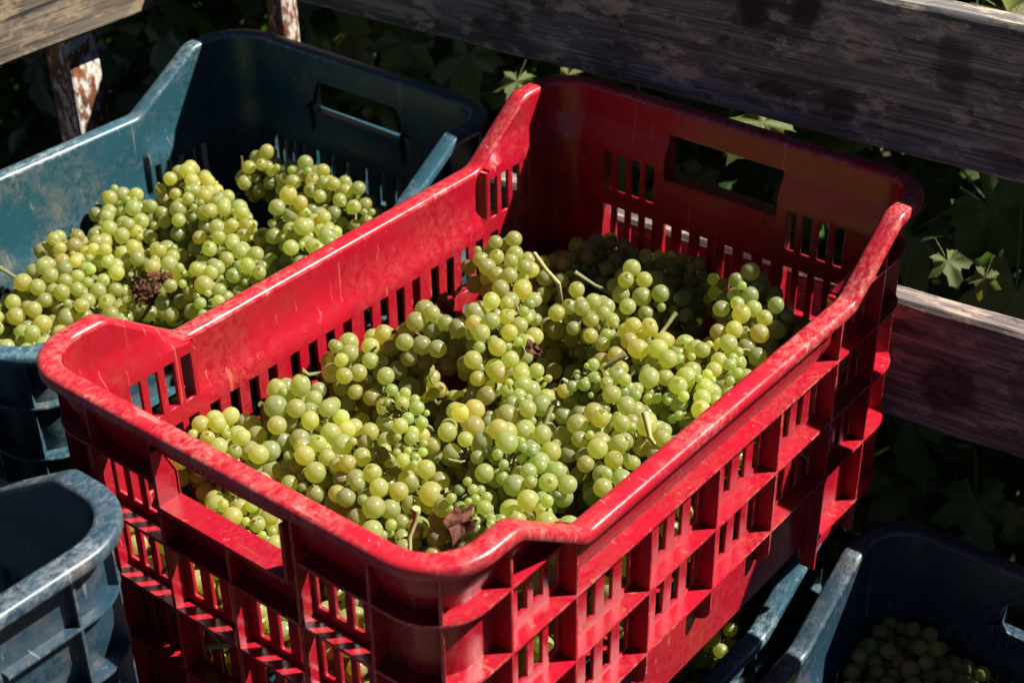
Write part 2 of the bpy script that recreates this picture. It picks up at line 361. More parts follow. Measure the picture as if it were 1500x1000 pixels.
    for which, nm in ((0, 'long_wall'), (2, 'long_wall'), (1, 'end_wall'), (3, 'end_wall')):
        V, Fc, idx = [], [], {}
        def vi(i, r, io):
            i %= N; key = (i, r, io)
            if key not in idx:
                c = cols[i]; z = vz(c, r); d_ = dd(c, Zr[r]); idx[key] = len(V); V.append(pt(c, d_ - ((t + (TL - t) * (d_ - DU) / (DL - DU)) if io else 0), z))
            return idx[key]
        for i in range(N):
            if part_of(i) != which: continue
            for r in range(NR - 1):
                if not F[i][r]: continue
                Fc.append([vi(i, r, 0), vi(i + 1, r, 0), vi(i + 1, r + 1, 0), vi(i, r + 1, 0)])
                Fc.append([vi(i, r, 1), vi(i, r + 1, 1), vi(i + 1, r + 1, 1), vi(i + 1, r, 1)])
                if r == 0 or not F[i][r - 1]: Fc.append([vi(i, r, 0), vi(i, r, 1), vi(i + 1, r, 1), vi(i + 1, r, 0)])
                if r + 1 < NR - 1 and not F[i][r + 1] and vz(cols[i], r + 2) - vz(cols[i], r + 1) > 1e-5: Fc.append([vi(i, r + 1, 0), vi(i + 1, r + 1, 0), vi(i + 1, r + 1, 1), vi(i, r + 1, 1)])
                if not F[i - 1][r] and vz(cols[i], r + 1) - vz(cols[i], r) > 1e-5: Fc.append([vi(i, r, 0), vi(i, r + 1, 0), vi(i, r + 1, 1), vi(i, r, 1)])
                if not F[(i + 1) % N][r] and vz(cols[(i + 1) % N], r + 1) - vz(cols[(i + 1) % N], r) > 1e-5: Fc.append([vi(i + 1, r, 0), vi(i + 1, r, 1), vi(i + 1, r + 1, 1), vi(i + 1, r + 1, 0)])
        me = D.meshes.new(nm); me.from_pydata(V, [], Fc)
        bm = bmesh.new(); bm.from_mesh(me); bmesh.ops.remove_doubles(bm, verts=bm.verts, dist=2e-5)
        bmesh.ops.dissolve_degenerate(bm, edges=bm.edges, dist=1e-5); bmesh.ops.recalc_face_normals(bm, faces=bm.faces); bm.to_mesh(me); bm.free()
        me.materials.append(mw); me.shade_smooth(); me.set_sharp_from_angle(angle=R_(32)); parts.append((nm, me, .0006))
    # rim
    rw = P['rw']
    prof = [(.0006, -.0085), (0, -.0075), (0, -.0024), (.0008, -.0008), (.0026, 0), (rw - .0030, .0002), (rw - .0010, -.0006), (rw, -.0024), (rw + .0002, -.0075), (.004, -.0072)]
    V, Fc = [], []; K = len(prof)
    for c in cols:
        zt_ = ztop(c[4], c[5]); V += [pt(c, o, zt_ + z) for o, z in prof]
    for i in range(N):
        for j in range(K):
            a_, b_ = i * K, ((i + 1) % N) * K; Fc.append((a_ + j, b_ + j, b_ + (j + 1) % K, a_ + (j + 1) % K))
    parts.append(('rim', mesh('rim', V, Fc, mr, 40), 0))
    # horizontal ribs
    def run(test, closed_ok=True):
        flags = [test(cols[i]) and test(cols[(i + 1) % N]) for i in range(N)]
        if all(flags): return [list(range(N)) + [0]]
        st = next(i for i in range(N) if flags[i] and not flags[i - 1]); out = []; cur = []
        for q in range(N):
            i = (st + q) % N
            if flags[i]:
                if not cur: cur = [i]
                cur.append((i + 1) % N)
            elif cur: out.append(cur); cur = []
        if cur: out.append(cur)
        return out
    def shelf(z, test, o0=e, o1=DL - .0008, th=.0024, nm='shelf_rib'):
        for ids in run(test):
            V, Fc = [], []
            for i in ids:
                c = cols[i]; V += [pt(c, o0, z - th / 2), pt(c, o0 - .0004, z), pt(c, o0, z + th / 2), pt(c, o1, z + th / 2 + .0004), pt(c, o1, z - th / 2 - .0004)]
            for q in range(len(ids) - 1):
                for j in range(5): Fc.append((q * 5 + j, (q + 1) * 5 + j, (q + 1) * 5 + (j + 1) % 5, q * 5 + (j + 1) % 5))
            if ids[0] != ids[-1]: Fc.append((0, 1, 2, 3, 4)); n_ = (len(ids) - 1) * 5; Fc.append((n_ + 4, n_ + 3, n_ + 2, n_ + 1, n_))
            me = mesh(nm, V, Fc, mw, 40); me.materials.append(mr)
            for q in range(5 * (len(ids) - 1)):
                if q % 5 in (0, 1): me.polygons[q].material_index = 1
            parts.append((nm, me, 0))
    lo = lambda c: c[4] in (0, 2)
    shelf(s1, lambda c: (abs(c[5]) >= yb - 1e-6 if lo(c) else (c[4] >= 10 or abs(c[5]) >= P['hx'] - .004)), o1=(DL - .0008 if zend > -.02 else DU - .0008))
    for z in (s2, s3, s4):
        if zmid > -.06 or z < zmid: shelf(z, lambda c: True)
        else:
            shelf(z, lambda c: not lo(c) or abs(c[5]) >= yb - 1e-6); shelf(z, lambda c: lo(c) and abs(c[5]) <= yb + 1e-6, o1=DU - .0008)
    shelf(s5, lambda c: not lo(c) or abs(c[5]) >= yb - 1e-6)
    hsh = lambda c: c[4] in (1, 3) and abs(c[5]) <= P['hw'] + .004
    shelf(hz0 - .0014, hsh, o0=.0045, o1=(DL if hz0 < zend else DU) - .0005, th=.0028, nm='handle_ledge'); shelf(hz1 + .0012, hsh, o0=.0095, o1=DU - .0008, nm='handle_ledge')
    # upright ribs
    def rib(c, z0, z1, zc, th=.0024, rounded=False, o0=e, nm='upright_rib'):
        tn = np.array([-c[3], c[2], 0]); ou, ol = DU - .0008, DL - .0008
        if rounded: poly = [(ol, z0)] + [(ol - (ol - o0) * math.sin(a), z0 + .012 - .012 * math.cos(a)) for a in np.linspace(.25, math.pi / 2, 5)]
        else: poly = [(ol, z0), (o0, z0)]
        if z1 > zc + .004: poly += [(o0, z1), (ou, z1), (ou, zc + .0145), (ol, zc)]
        else: poly += [(o0, z1), (ol, z1)]
        V, Fc = [], []; K = len(poly)
        for sg in (-1, 1):
            V += [tuple(np.array(pt(c, o, z)) + tn * sg * th / 2) for o, z in poly]
        Fc = [tuple(range(K)), tuple(reversed(range(K, 2 * K)))] + [(j, K + j, K + (j + 1) % K, (j + 1) % K) for j in range(K)]
        me = mesh(nm, V, Fc, mw); me.materials.append(mr)
        for pl_ in me.polygons[2:]:
            vs_ = [v % K for v in pl_.vertices]
            if all(abs(poly[v][0] - o0) < 1e-6 for v in vs_): pl_.material_index = 1
        parts.append((nm, me, .0004))
    def col_at(k, s):
        a0 = k * math.pi / 2; n = (math.cos(a0), math.sin(a0)); half = W / 2 if k % 2 == 0 else L / 2
        return (n[0] * half - n[1] * s, n[1] * half + n[0] * s, n[0], n[1], k, s)
    g = .0062
    for k in (0, 2):
        for i in range(1, P['mid']): rib(col_at(k, -yb + i * cellw), P['rib_end'], s2 - .0005, min(zmid, s2 - .001) if zmid > -.06 else zmid, rounded=True)
        for s in (-yb, yb): rib(col_at(k, s), P['bot'] + .0005, -g, zmid if s == 0 else zend)
        for s in (-yt, yt): rib(col_at(k, s), P['bot'] + .0005, P['raise_'] - g, zend)
    for k in (1, 3):
        for s in (-P['he'], -P['hx'], P['hx'], P['he']): rib(col_at(k, s), P['bot'] + .0005, P['raise_'] - g, zend)
        rib(col_at(k, 0.0), P['bot'] + .0005, hz0 - .003, zend); rib(col_at(k, 0.0), hz1 + .0025, P['raise_'] - g, hz1 + .0022 - .02) if False else None
        c = col_at(k, 0.0); tn = np.array([-c[3], c[2], 0]); pl = [(e, hz1 + .002), (e, P['raise_'] - g), (DU - .0008, P['raise_'] - g), (DU - .0008, hz1 + .002)]
        V = [tuple(np.array(pt(c, o, z)) + tn * sg * .0012) for sg in (-1, 1) for o, z in pl]
        parts.append(('upright_rib', mesh('upright_rib', V, [(0, 1, 2, 3), (7, 6, 5, 4), (0, 4, 5, 1), (1, 5, 6, 2), (2, 6, 7, 3), (3, 7, 4, 0)], mw), .0004))
        for s in (-P['hw'] - .0012, P['hw'] + .0012): rib(col_at(k, s), hz0 - .0025, hz1 + .002, zend if zend > hz0 else hz0 - .02, o0=.0045, nm='handle_side')
    for k in range(4):
        c = next(c for c in cols if c[4] == 10 + k and abs(c[5] - math.pi / 4) < .01); rib(c, P['bot'] + .0005, P['raise_'] - g, zend)
    # floor: a grid of moulded bars
    fx, fy, V, Fc = W / 2 - .024, L / 2 - .024, [], []
    def addb(*a):
        v, f = box_data(*a); b_ = len(V); V.extend(v); Fc.extend([tuple(b_ + q for q in x) for x in f])
    fz = P['botmid'] + H0 + .002; cc = R - .024
    for i in range(13):
        x = -fx + .006 + i * (2 * fx - .012) / 12; yy = fy - (cc * .6 if i in (0, 12) else 0); addb(x - .0055, x + .0055, -yy, yy, fz, fz + .003)
    for i in range(15):
        y = -fy + .006 + i * (2 * fy - .012) / 14; xx = fx - (cc * .6 if i in (0, 14) else 0); addb(-xx, xx, y - .0055, y + .0055, fz + .0031, fz + .006)
    parts.append(('floor_grid', mesh('floor_grid', V, Fc, mw), 0))
    return parts

def place_crate(parts, name, loc, rz, label, group=None, drop=()):
    r = empty(name, loc, rz); tag(r, label, 'crate', group)
    for nm, me, bw in parts:
        if nm in drop: continue
        o = obj(nm, me, r)
        if bw: bevel(o, bw)
    return r
red_parts = crate_parts(RED, M['red'], M['red_rim'])
teal_parts = crate_parts(BLUE, M['teal'], M['teal_rim'])
navy_parts = crate_parts(BLUE, M['navy'], M['navy_rim'])
HB = BLUE['raise_'] - BLUE['bot']               # overall height of a blue crate
zred = Z0 + RED['bot']; zup = Z0 + RED['bot']; zlow = zred - HB - .0005
GC = 'blue crates stored in the trailer'
place_crate(red_parts, 'harvest_crate', (0, 0, zred), 0, 'bright red plastic harvest crate heaped with green grapes, slatted sides')
TX, TY = -.385, .014
place_crate(teal_parts, 'harvest_crate', (TX, TY, zup), 0, 'worn teal plastic crate full of grapes between red crate and side board', GC)
FX, FY, FZ = -.006 - BLUE['L'] / 2, -.299 - BLUE['W'] / 2, .030
place_crate(navy_parts, 'harvest_crate', (FX, FY, zup + FZ), math.pi / 2, 'scuffed navy blue crate turned crosswise before the red crate end', GC)
L1X, L2X, LY = -.018, .3335, .0
place_crate(teal_parts, 'harvest_crate', (L1X, LY, zlow), 0, 'teal blue crate of grapes directly underneath the red crate', GC)
place_crate(navy_parts, 'harvest_crate', (L2X, LY, zlow), 0, 'dark blue crate low in deep shade beside stacked red crate', GC)
place_crate(navy_parts, 'harvest_crate', (TX + .008, TY, zlow), 0, 'dark blue crate underneath the teal crate by the side board', GC)
place_crate(navy_parts, 'harvest_crate', (FX, FY, zlow + FZ), math.pi / 2, 'dark blue crate underneath the scuffed navy crosswise crate', GC)

# ------------------------------------------------------------------ grapes
def berry_mesh(name, sx, sz, dimple, seed):
    bm = bmesh.new(); bmesh.ops.create_icosphere(bm, subdivisions=3, radius=1.0); rr = random.Random(seed)
    ph = [rr.uniform(0, 6.28) for _ in range(4)]
    for v in bm.verts:
        p = v.co.copy(); w = 1 + .012 * math.sin(2 * p.x + ph[0]) + .012 * math.sin(2.4 * p.y + ph[1])
        z = p.z * sz
        if p.z > .85: z -= dimple * (p.z - .85) / .15
        v.co = Vector((p.x * sx * w, p.y * sx * w, z))
    me = D.meshes.new(name); bm.to_mesh(me); bm.free(); me.materials.append(M['grape']); me.shade_smooth(); return me
BERRY = [berry_mesh('grape', 1.0, 1.0, .02, 1), berry_mesh('grape', .97, 1.05, .02, 2), berry_mesh('grape', 1.02, .98, .02, 3), berry_mesh('grape', .95, 1.08, .02, 4)]

def bunch_berries(p0, p1, Rm, n, size, tiny):
    """berry centres scattered round the stalk of one bunch: (pos, radius)"""
    ax = p1 - p0; Lb = np.linalg.norm(ax); ax = ax / Lb
    a = np.cross(ax, [0.1, 0.2, 1.0]); a /= np.linalg.norm(a); b = np.cross(ax, a)
    P, Rr = [], []
    for _ in range(n * 22):
        if len(P) >= n: break
        t = rng.random(); r = Rm * (.25 + .75 * (1 - t) ** .65) * min(1.0, .45 + 4 * t)
        rho = r * math.sqrt(rng.uniform(.10, 1.0)); w = rng.uniform(0, 2 * math.pi)
        rad = size * float(np.clip(rng.normal(1.0, .08), .78, 1.18))
        if rng.random() < tiny: rad = size * rng.uniform(.42, .72)
        p = p0 + ax * t * Lb + rho * (math.cos(w) * a + math.sin(w) * b)
        if P and np.min(np.linalg.norm(np.array(P) - p, axis=1) - .90 * (np.array(Rr) + rad)) < 0: continue
        P.append(p); Rr.append(rad)
    return np.array(P), np.array(Rr)

def visible(pos, rad):
    """berries that show from the camera or from a step to either side of it; the rest lie buried"""
    keep = np.zeros(len(pos), bool); cen = pos.mean(axis=0)
    for off in (0 * RIGHT, .45 * RIGHT, -.45 * RIGHT, .35 * UP):
        c = CAM + off; f = cen - c; f = f / np.linalg.norm(f); r = np.cross(f, [0, 0, 1.0]); r /= np.linalg.norm(r); u = np.cross(r, f)
        d = pos - c; w = d @ f; sc = 900.0; x = sc * (d @ r) / w + 600; y = sc * (d @ u) / w + 600; rr = sc * rad / w
        buf = np.zeros((1200, 1200), bool)
        for i in np.argsort(w):
            x0, x1, y0, y1 = int(x[i] - rr[i]), int(x[i] + rr[i]) + 2, int(y[i] - rr[i]), int(y[i] + rr[i]) + 2
            if x0 < 0 or y0 < 0 or x1 > 1200 or y1 > 1200: keep[i] = True; continue
            gx, gy = np.arange(x0, x1) - x[i], np.arange(y0, y1) - y[i]; disc = gx[None] ** 2 + gy[:, None] ** 2 < (rr[i] * .97) ** 2
            sub = buf[y0:y1, x0:x1]
            if (disc & ~sub).sum() > .03 * disc.sum(): keep[i] = True
            sub |= disc
    return keep

def heap(bunches, cx, cy, hx, hy, zfloor, name_lbl, group, iters=45, labels=None):
    """bunches: (p0, p1, Rm, n, size, tiny). Packs all berries together, then builds one thing per bunch."""
    pos, rad, bid = [], [], []
    for k, bn in enumerate(bunches):
        P, Rr = bunch_berries(*bn); pos.append(P); rad.append(Rr); bid.append(np.full(len(P), k))
    pos = np.concatenate(pos).astype(np.float32); rad = np.concatenate(rad).astype(np.float32); bid = np.concatenate(bid); tgt = pos.copy()
    lx = hx - rad - .001; ly = hy - rad - .001; N = len(pos)
    for it in range(iters):
        order = np.argsort(pos[:, 0]); ps, rs = pos[order], rad[order]; mv = np.zeros_like(ps)
        wmax = 1
        for sh in range(1, N):                                     # sweep along x: only neighbours within one diameter can touch
            dx = ps[sh:, 0] - ps[:-sh, 0]
            if dx.min() > 2 * rad.max(): break
            near = np.nonzero(dx < rs[sh:] + rs[:-sh])[0]
            if not len(near): continue
            dv = ps[near + sh] - ps[near]; dist = np.linalg.norm(dv, axis=1) + 1e-9
            ov = (rs[near + sh] + rs[near]) * .985 - dist; hit = ov > 0
            if not hit.any(): continue
            i0 = near[hit]; i1 = i0 + sh; push = (dv[hit] / dist[hit][:, None]) * (ov[hit] * .42)[:, None]
            np.add.at(mv, i1, push); np.add.at(mv, i0, -push)
            wmax = sh
        m = np.zeros_like(pos); m[order] = mv
        pos += np.clip(m, -.004, .004) + (tgt - pos) * (.05 if it < iters - 12 else 0.0)
        pos[:, 0] = np.clip(pos[:, 0], cx - lx, cx + lx); pos[:, 1] = np.clip(pos[:, 1], cy - ly, cy + ly)
        pos[:, 2] = np.maximum(pos[:, 2], zfloor + rad)
    seen = visible(pos, rad)
    for k, bn in enumerate(bunches):
        sel = np.nonzero((bid == k) & seen)[0]
        if len(sel) < 4: continue
        P, Rr = pos[sel], rad[sel]; p0, p1 = bn[0], bn[1]; ax = p1 - p0; Lb = np.linalg.norm(ax); ax = ax / Lb
        cen = P.mean(axis=0); off = cen - (p0 + p1) / 2; q0 = p0 + off * .8
        base = np.array([cen[0], cen[1], (P[:, 2] - Rr).min()])
        th = empty('grape_bunch', tuple(base)); lab = (labels or {}).get(k) or (name_lbl(cen) if callable(name_lbl) else name_lbl); tag(th, lab, 'grapes', group)
        tint = 1.0 + rng.normal(0, .07); gr = rng.normal(0, .022)
        V, Fc = [], []; st = [q0 + ax * Lb * s - base + rng.normal(0, .002, 3) for s in (-.04, .12, .35, .6, .88)]
        ped = st[0] - ax * rng.uniform(.008, .022) + np.array([rng.normal(0, .006), rng.normal(0, .006), rng.uniform(.002, .014)])
        w_ped = ped + base; w_ped[0] = np.clip(w_ped[0], cx - hx + .014, cx + hx - .014); w_ped[1] = np.clip(w_ped[1], cy - hy + .014, cy + hy - .014); ped = w_ped - base
        if rng.random() < .8: ped = st[0] - ax * .004
        tube(V, Fc, [ped - (st[0] - ped) * .08, ped, (ped + st[0]) / 2 + rng.normal(0, .0015, 3)] + st, [.0022, .0018, .0014, .0019, .0022, .0019, .0015, .0009], 7)
        for _b in range(5):                                             # side branches of the stalk
            j = rng.integers(0, 4); r0 = st[j] + (st[j + 1] - st[j]) * rng.random(); dr = rng.normal(0, 1, 3); dr = dr / np.linalg.norm(dr) * rng.uniform(.012, .022)
            tube(V, Fc, [r0, r0 + dr * .5 + rng.normal(0, .001, 3), r0 + dr], [.0014, .0011, .0008], 5)
        for p, r in zip(P, Rr):
            tt = float(np.clip((p - q0) @ ax, .03 * Lb, .92 * Lb)); a0 = q0 + ax * tt - .25 * ax * .02
            d = a0 - p; dn = np.linalg.norm(d) + 1e-9; d = d / dn
            me = BERRY[rng.integers(0, 4)]; o = D.objects.new('grape', me); COL.objects.link(o); o.parent = th
            o.location = tuple(p - base); sq = rng.uniform(.955, 1.045, 3); o.scale = (r * sq[0], r * sq[1], r * sq[2])
            qd = Vector(d.tolist()).to_track_quat('Z', 'Y'); qd = qd @ Quaternion((0, 0, 1), rng.uniform(0, 6.28)); o.rotation_mode = 'QUATERNION'; o.rotation_quaternion = qd
            sm = 1.0 if r > .005 else .92
            w_ = tint * rng.normal(1, .06); o.color = (w_ * sm * (1 + gr), w_, w_ * (1 - gr), 1)
            if dn > r * 1.05:
                s0 = p + d * r * .93 - base; s1 = a0 - base; mid_ = (s0 + s1) / 2 + rng.normal(0, .0012, 3)
                tube(V, Fc, [s0, s0 + (s1 - s0) * .12, mid_, s1], [.0017, .0009, .0007, .0009], 5)
        obj('stalk', mesh('stalk', V, Fc, M['stem'], 50), th)

def hz(zz): return zz + Z0
def px_bunch(a, b, z, Rm=.026, n=34, size=.0069, tiny=.06, dz=.0, sink=.018):
    p0 = at(*a, z=z); p1 = at(*b, z=z + dz); p0[2] -= sink; p1[2] -= sink; return (p0, p1, Rm, n, size, tiny)
def red_label(c):
    if c[2] < Z0 - .098: return 'half-buried grape bunch under the upper bunches in the red crate'
    if c[1] > .145: return 'grape bunch in the red crate at the far end wall under the board'
    if c[1] < -.15: return 'grape bunch in the red crate at the near end wall with handle'
    if c[0] < -.065: return 'green grape bunch in the red crate along the sunlit inner long wall'
    if c[0] > .075: return 'green grape bunch in the red crate close to the outer lattice long wall'
    return 'plump green grape bunch in the middle of the red crate heap'
def teal_label(c):
    if c[2] < Z0 - .138: return 'half-buried grape bunch under the upper bunches in the teal crate'
    if c[1] > TY + .09: return 'grape bunch in the teal crate toward its shaded far wall'
    if c[0] < TX - .04: return 'grape bunch in the teal crate along its sunlit scratched wall'
    return 'grape bunch in the teal crate on the side next to the red crate'
# red crate, the top layer as it lies in the photograph
B = []
for a in [((725, 345), (765, 430), -.030), ((790, 400), (880, 350), -.065), ((600, 455), (700, 480), -.022), ((740, 440), (700, 505), -.012),
          ((480, 520), (590, 500), -.045), ((590, 480), (560, 560), -.05), ((400, 585), (480, 590), -.05), ((455, 560), (400, 640), -.06),
          ((285, 615), (350, 650), -.055), ((330, 640), (380, 690), -.065), ((700, 560), (800, 530), -.035), ((740, 590), (830, 585), -.035),
          ((650, 600), (740, 640), -.04), ((700, 640), (830, 690), -.028), ((790, 620), (760, 720), -.04), ((900, 400), (1010, 420), -.045),
          ((830, 430), (900, 480), -.045), ((960, 470), (890, 520), -.04), ((1000, 490), (960, 560), -.04), ((1075, 410), (1150, 450), -.03),
          ((1080, 460), (1120, 500), -.04), ((1040, 500), (1080, 560), -.035), ((1000, 545), (1060, 600), -.03), ((900, 560), (880, 650), -.035),
          ((870, 600), (900, 700), -.03), ((540, 640), (500, 720), -.055), ((470, 640), (440, 700), -.06), ((560, 690), (530, 760), -.05),
          ((640, 690), (560, 740), -.055), ((800, 740), (760, 790), -.03), ((930, 640), (980, 610), -.04), ((620, 760), (660, 800), -.045),
          ((960, 390), (1080, 385), -.075), ((860, 360), (950, 370), -.075), ((1150, 480), (1190, 470), -.06), ((330, 720), (390, 780), -.07), ((680, 780), (780, 800), -.05)]:
    z = a[2]; B.append(px_bunch(a[0], a[1], z - .006, Rm=random.uniform(.023, .031), n=random.randint(58, 78), size=random.uniform(.0059, .0068), tiny=random.choice([.02, .05, .12])))
lab = {}
def small_bunch(a, b, z, label, size=.0046, n=46):
    lab[len(B)] = label; B.append(px_bunch(a, b, z, .018, n, size, .4, sink=.010))
small_bunch((840, 545), (920, 560), -.030, 'bunch of tiny undersized green grapes amid the red crate heap', .0042)
small_bunch((665, 715), (735, 760), -.030, 'bunch of small green grapes touching a curled brown dried leaf', .0050)
small_bunch((590, 575), (600, 660), -.035, 'tight bunch of small freckled grapes, middle of the red crate', .0047)
n_top = len(B)
for gx in np.arange(-.115, .13, .055):                            # the layer below fills the gaps between the upper bunches
    for gy in np.arange(-.215, .23, .072):
        p = np.array([gx + rng.normal(0, .008), gy + rng.normal(0, .008), Z0 - .108 + rng.normal(0, .006)]); w = rng.uniform(0, 6.28)
        d = np.array([math.cos(w), math.sin(w), rng.normal(0, .1)]) * .036
        B.append((p - d, p + d, .027, 52, .0063, .05))
for gy in np.arange(-.20, .22, .08):                              # against the slots of the long wall
    p = np.array([.118, gy, Z0 - .140]); d = np.array([.006, .034, .01]); B.append((p - d, p + d, .022, 34, .0063, .05))
for gx in np.arange(-.10, .12, .07):                              # and of the end wall with the handle
    p = np.array([gx, -.222, Z0 - .140]); d = np.array([.034, .006, .01]); B.append((p - d, p + d, .022, 34, .0063, .05))
heap(B, 0, 0, RED['W'] / 2 - .0220, RED['L'] / 2 - .0220, zred + .03, red_label, 'grape bunches in the red crate', labels=lab)
# teal crate
B = []
for a in [((365, 225), (460, 255)), ((420, 245), (530, 275)), ((470, 270), (545, 290)), ((410, 290), (490, 320)), ((250, 250), (330, 280)), ((265, 290), (350, 300)),
          ((150, 285), (240, 310)), ((180, 320), (140, 350)), ((300, 310), (400, 340)), ((310, 350), (390, 390)), ((350, 380), (430, 400)), ((430, 330), (500, 370)),
          ((110, 345), (60, 400)), ((160, 370), (90, 400)), ((40, 400), (120, 430)), ((110, 420), (190, 440)), ((10, 440), (80, 470)), ((60, 480), (0, 500)),
          ((200, 380), (260, 350)), ((270, 395), (310, 430)), ((-40, 470), (20, 450)), ((180, 460), (120, 470))]:
    zt_ = -.062 if a[0][0] > 400 else (-.070 if a[0][0] > 340 and a[0][1] < 300 else (-.085 if a[0][0] > 240 else -.100)) - (.016 if a[0][1] > 400 else 0)
    B.append(px_bunch(a[0], a[1], zt_, Rm=random.uniform(.024, .031), n=random.randint(50, 64), size=random.uniform(.0061, .0069), tiny=.05))
for gx in np.arange(TX - .10, TX + .13, .062):
    for gy in np.arange(TY - .19, TY + .2, .08):
        p = np.array([gx + rng.normal(0, .008), gy + rng.normal(0, .008), Z0 - .150]); w = rng.uniform(0, 6.28); d = np.array([math.cos(w), math.sin(w), 0]) * .038
        B.append((p - d, p + d, .027, 46, .0063, .05))
heap(B, TX, TY, BLUE['W'] / 2 - .0245, BLUE['L'] / 2 - .0245, zup + .02, teal_label, 'grape bunches in the teal crate')
# the two lower crates
B = []
for (x, y, w) in ((.085, .055, .3), (.10, .12, 2.0), (.06, .10, 1.2), (.095, -.01, .9), (.03, .06, .2), (.09, .17, 1.5), (.02, .13, 2.4)):
    p = np.array([x, y, Z0 - .318]); d = np.array([math.cos(w), math.sin(w), 0]) * .036; B.append((p - d, p + d, .027, 50, .0064, .05))
    p = np.array([x + .01, y - .02, Z0 - .358]); d = np.array([math.sin(w), math.cos(w), 0]) * .036; B.append((p - d, p + d, .027, 36, .0064, .05))
heap(B, L1X, LY, BLUE['W'] / 2 - .0245, BLUE['L'] / 2 - .0245, zlow + .02, 'bunch of grapes in the lower crate underneath the red crate', 'grape bunches in the lower teal crate', 30)
B = []
for (x, y, w) in ((1290, 950, .6), (1345, 935, 2.1), (1395, 985, 1.0), (1325, 1000, 2.6), (1270, 1010, 1.4), (1380, 1040, .4), (1310, 1060, .9)):
    p = at(x, y, z=-.325); p[2] -= .016; d = np.array([math.cos(w), math.sin(w), 0]) * .036; B.append((p - d, p + d, .027, 50, .0064, .05))
heap(B, L2X, LY, BLUE['W'] / 2 - .0245, BLUE['L'] / 2 - .0245, zlow + .02, 'bunch of shaded grapes low in the dark blue crate', 'grape bunches in the lower dark crate', 30)

# loose bits on the heaps: dried leaves and cut stalks
def dried_leaf(p, size, seed, label, rz=0.0):
    rr = random.Random(seed); n = 16; V = [(0, 0, .004)]; Fc = []
    for ring in (1, 2):
        for i in range(n):
            a = 2 * math.pi * i / n; r = size * ring / 2 * (.55 + .45 * abs(math.cos(2.5 * a))) * rr.uniform(.75, 1.2)
            V.append((r * math.cos(a) * .50 + rr.gauss(0, .14) * size, r * math.sin(a) * 1.1 + rr.gauss(0, .10) * size, rr.uniform(-.8, .8) * size * .7 * ring / 2 + .7 * abs(math.cos(a)) * r))
    for i in range(n):
        j = (i + 1) % n; Fc.append((0, 1 + i, 1 + j)); Fc.append((1 + i, 1 + n + i, 1 + n + j)); Fc.append((1 + i, 1 + n + j, 1 + j))
    me = mesh('dried_leaf', V, Fc, M['dry']); o = obj('dried_leaf', me, None, p); o.rotation_euler = (rr.uniform(-.4, .4), rr.uniform(-.4, .4), rz)
    s = o.modifiers.new('subdivision', 'SUBSURF'); s.levels = s.render_levels = 1; so = o.modifiers.new('thickness', 'SOLIDIFY'); so.thickness = .0006
    return tag(o, label, 'dried leaf')
p = at(668, 772, z=-.022); dried_leaf(tuple(p), .016, 3, 'curled reddish brown dried leaf lying by the small green grapes', .5)
p = at(778, 517, z=-.02); dried_leaf(tuple(p), .010, 5, 'tiny brown dried leaf scrap amid the red crate grapes', 1.0)
def dried_cluster(p, label):
    rr = random.Random(11); V, Fc = [], []
    for i in range(150):
        a = rr.uniform(0, 6.28); r = .026 * math.sqrt(rr.random()); c = np.array([r * math.cos(a) * 1.15, r * math.sin(a) * .85, .020 * (1 - (r / .028) ** 2) * rr.uniform(.2, 1.0)])
        s = rr.uniform(.0016, .0038); b_ = len(V); q = Quaternion((rr.gauss(0, 1), rr.gauss(0, 1), rr.gauss(0, 1), rr.gauss(0, 1))).normalized()
        pts = [(1, 0, 0), (-1, .2, 0), (0, .8, .3), (0, -.9, .2), (.2, 0, .8), (0, .1, -.7)]
        for v in pts: V.append(tuple(np.array((q @ Vector([k * s * rr.uniform(.6, 1.2) for k in v]))[:]) + c))
        for f in ((0, 2, 4), (2, 1, 4), (1, 3, 4), (3, 0, 4), (2, 0, 5), (1, 2, 5), (3, 1, 5), (0, 3, 5)): Fc.append(tuple(b_ + k for k in f))
    return tag(obj('dried_flower_cluster', mesh('dried_flower_cluster', V, Fc, M['dry']), None, p), label, 'dried cluster')
dried_cluster(tuple(at(240, 432, z=-.112)), 'crumbly brown dried cluster lying between the teal crate grapes')
def cut_stalk(pts, rads, label):
    V, Fc = [], []; base = np.array(pts[0]); tube(V, Fc, [np.array(p) - base for p in pts], rads, 8)
    return tag(obj('cut_stalk', mesh('cut_stalk', V, Fc, M['stalk'], 60), None, tuple(base)), label, 'stalk')
cut_stalk([at(600, 805, z=-.025), at(600, 785, z=-.018), at(608, 762, z=-.010), at(609, 748, z=-.004), at(610, 744, z=-.002)], [.0012, .0014, .0016, .0030, .0024], 'bent green grape stalk with a knobbed cut end')
cut_stalk([at(783, 372, z=-.012), at(800, 395, z=-.008), at(818, 415, z=-.012), at(822, 440, z=-.03)], [.0018, .0015, .0017, .0012], 'pale straight grape stalk lying across the far grapes')
cut_stalk([at(885, 540, z=-.012), at(900, 528, z=-.006), at(916, 518, z=-.002)], [.0016, .0018, .0026], 'short dark green cut stalk sticking out of the grapes')
cut_stalk([at(945, 605, z=-.022), at(952, 640, z=-.03), at(958, 650, z=-.035)], [.0026, .0015, .0015], 'thin green grape stalk by the long red rim')

